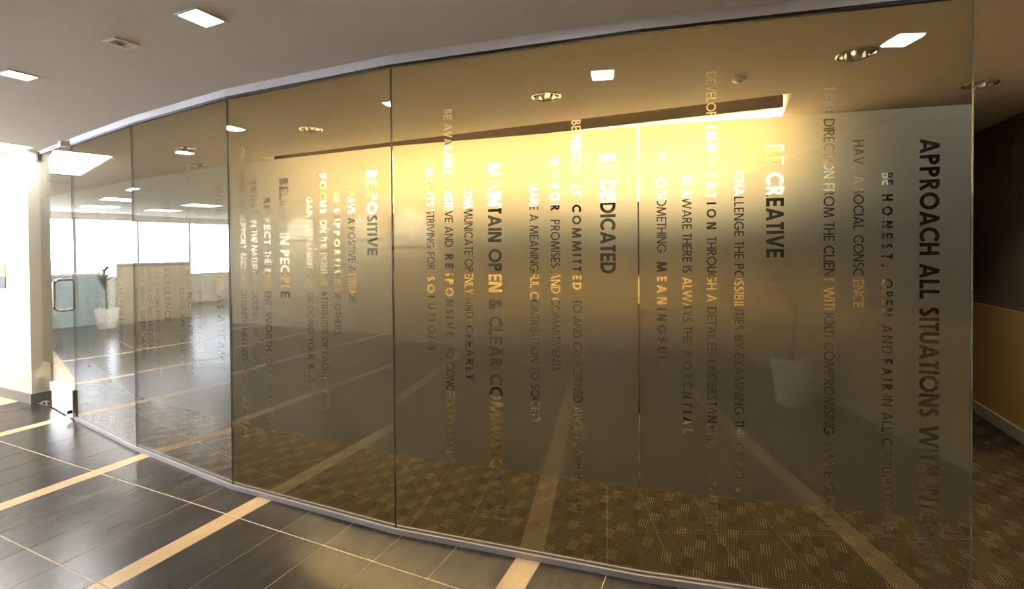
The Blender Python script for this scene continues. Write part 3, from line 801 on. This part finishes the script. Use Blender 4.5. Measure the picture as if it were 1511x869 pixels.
# ------------------------------------------------------------------ things the glass mirrors
pt = tag(empty('reception_partition', (-12.55, 0, 0)), 'beige waist-high partition mirrored in the two glass panels by the door', 'partition')
b = MB(); b.box(-.06, .06, -1.5, .82, .0, 1.26); b.build('partition_panel', M['partition'], pt)
b = MB(); b.bevbox(-.09, .09, -1.52, .84, 1.26, 1.30, .005); b.build('partition_cap', M['white'], pt)
cbn = tag(empty('low_cabinet', (-13.2, 1.5, 0)), 'pale blue low cabinet under the windows mirrored near the door handle', 'cabinet')
b = MB(); b.box(-.3, .3, -.55, .6, 0, 1.05); b.build('cabinet_body', M['blue'], cbn)
b = MB(); b.bevbox(-.32, .32, -.57, .62, 1.05, 1.09, .004); b.build('cabinet_top', M['white'], cbn)

def leaf_blade(mb, base, az, length, width, droop, tilt):
    n = 6; dirx, diry = math.cos(az), math.sin(az); L_, R_ = [], []
    for k in range(n + 1):
        t = k / n; rr = length * t * math.cos(tilt) * (1 - .15 * t); zz = length * t * math.sin(tilt) - droop * t * t
        wd = width * math.sin(math.pi * min(1, .08 + .92 * t)) * .5
        c = Vector((base[0] + dirx * rr, base[1] + diry * rr, base[2] + zz))
        s = Vector((-diry, dirx, 0)) * wd
        L_.append(c + s + Vector((0, 0, wd * .3))); R_.append(c - s + Vector((0, 0, wd * .3)))
    for k in range(n):
        mb.face([R_[k], R_[k + 1], L_[k + 1], L_[k]])
def plant(name, loc, label, h, nleaf, ll, potr, poth):
    r = tag(empty(name, loc), label, 'plant')
    b = MB(); b.lathe([(potr * .72, 0), (potr, poth), (potr * .94, poth), (potr * .9, poth - .03), (0, poth - .03)], seg=28); b.build('pot', M['white'], r, True)
    b = MB(); b.tube([(0, 0, poth - .04), (.02, .01, h * .55), (0, .02, h * .8)], [.02, .016, .01], 8); b.build('stem', M['valance'], r, True)
    for k in range(nleaf):
        mb = MB(); az = k * 2.4 + random.uniform(-.3, .3)
        leaf_blade(mb, (0, .02, h * (.5 + .3 * k / nleaf)), az, ll * random.uniform(.75, 1.1), ll * .16, ll * random.uniform(.15, .5), random.uniform(.45, 1.15))
        mb.build('leaf', M['leaf'], r)
    return r
plant('potted_plant', (-12.1, 1.05, 0), 'leafy potted plant mirrored in the panel beside the glass door', 1.55, 16, .5, .2, .4)
plant('potted_plant', (3.0 - 1.35, -.35, 0), 'tall spiky potted plant mirrored at the right edge of the rightmost panel', 1.75, 18, .55, .2, .45)

def framed_canvas(x, w_, z0, z1, label):
    r = tag(empty('wall_picture', (x, YB, (z0 + z1) / 2)), label, 'picture', 'pale pictures on the lobby back wall')
    h = (z1 - z0) / 2
    b = MB(); b.box(-w_ / 2, w_ / 2, .0, .03, -h, h); b.build('canvas', M['white'], r)
    l = spot('picture_spot', (0, .45, ZC - .05 - (z0 + z1) / 2), 150, (1, .86, .62), math.radians(60), (math.radians(-28), 0, 0)); l.parent = r
    return r
framed_canvas(-7.6, .75, 1.75, 2.12, 'brightly lit pale picture mirrored by the lettering believe in people')
framed_canvas(-5.95, .55, 1.75, 2.2, 'brightly lit pale picture mirrored at the lettering be positive')
framed_canvas(-3.7, .7, 1.6, 2.05, 'brightly lit pale picture mirrored left of the lettering always striving')
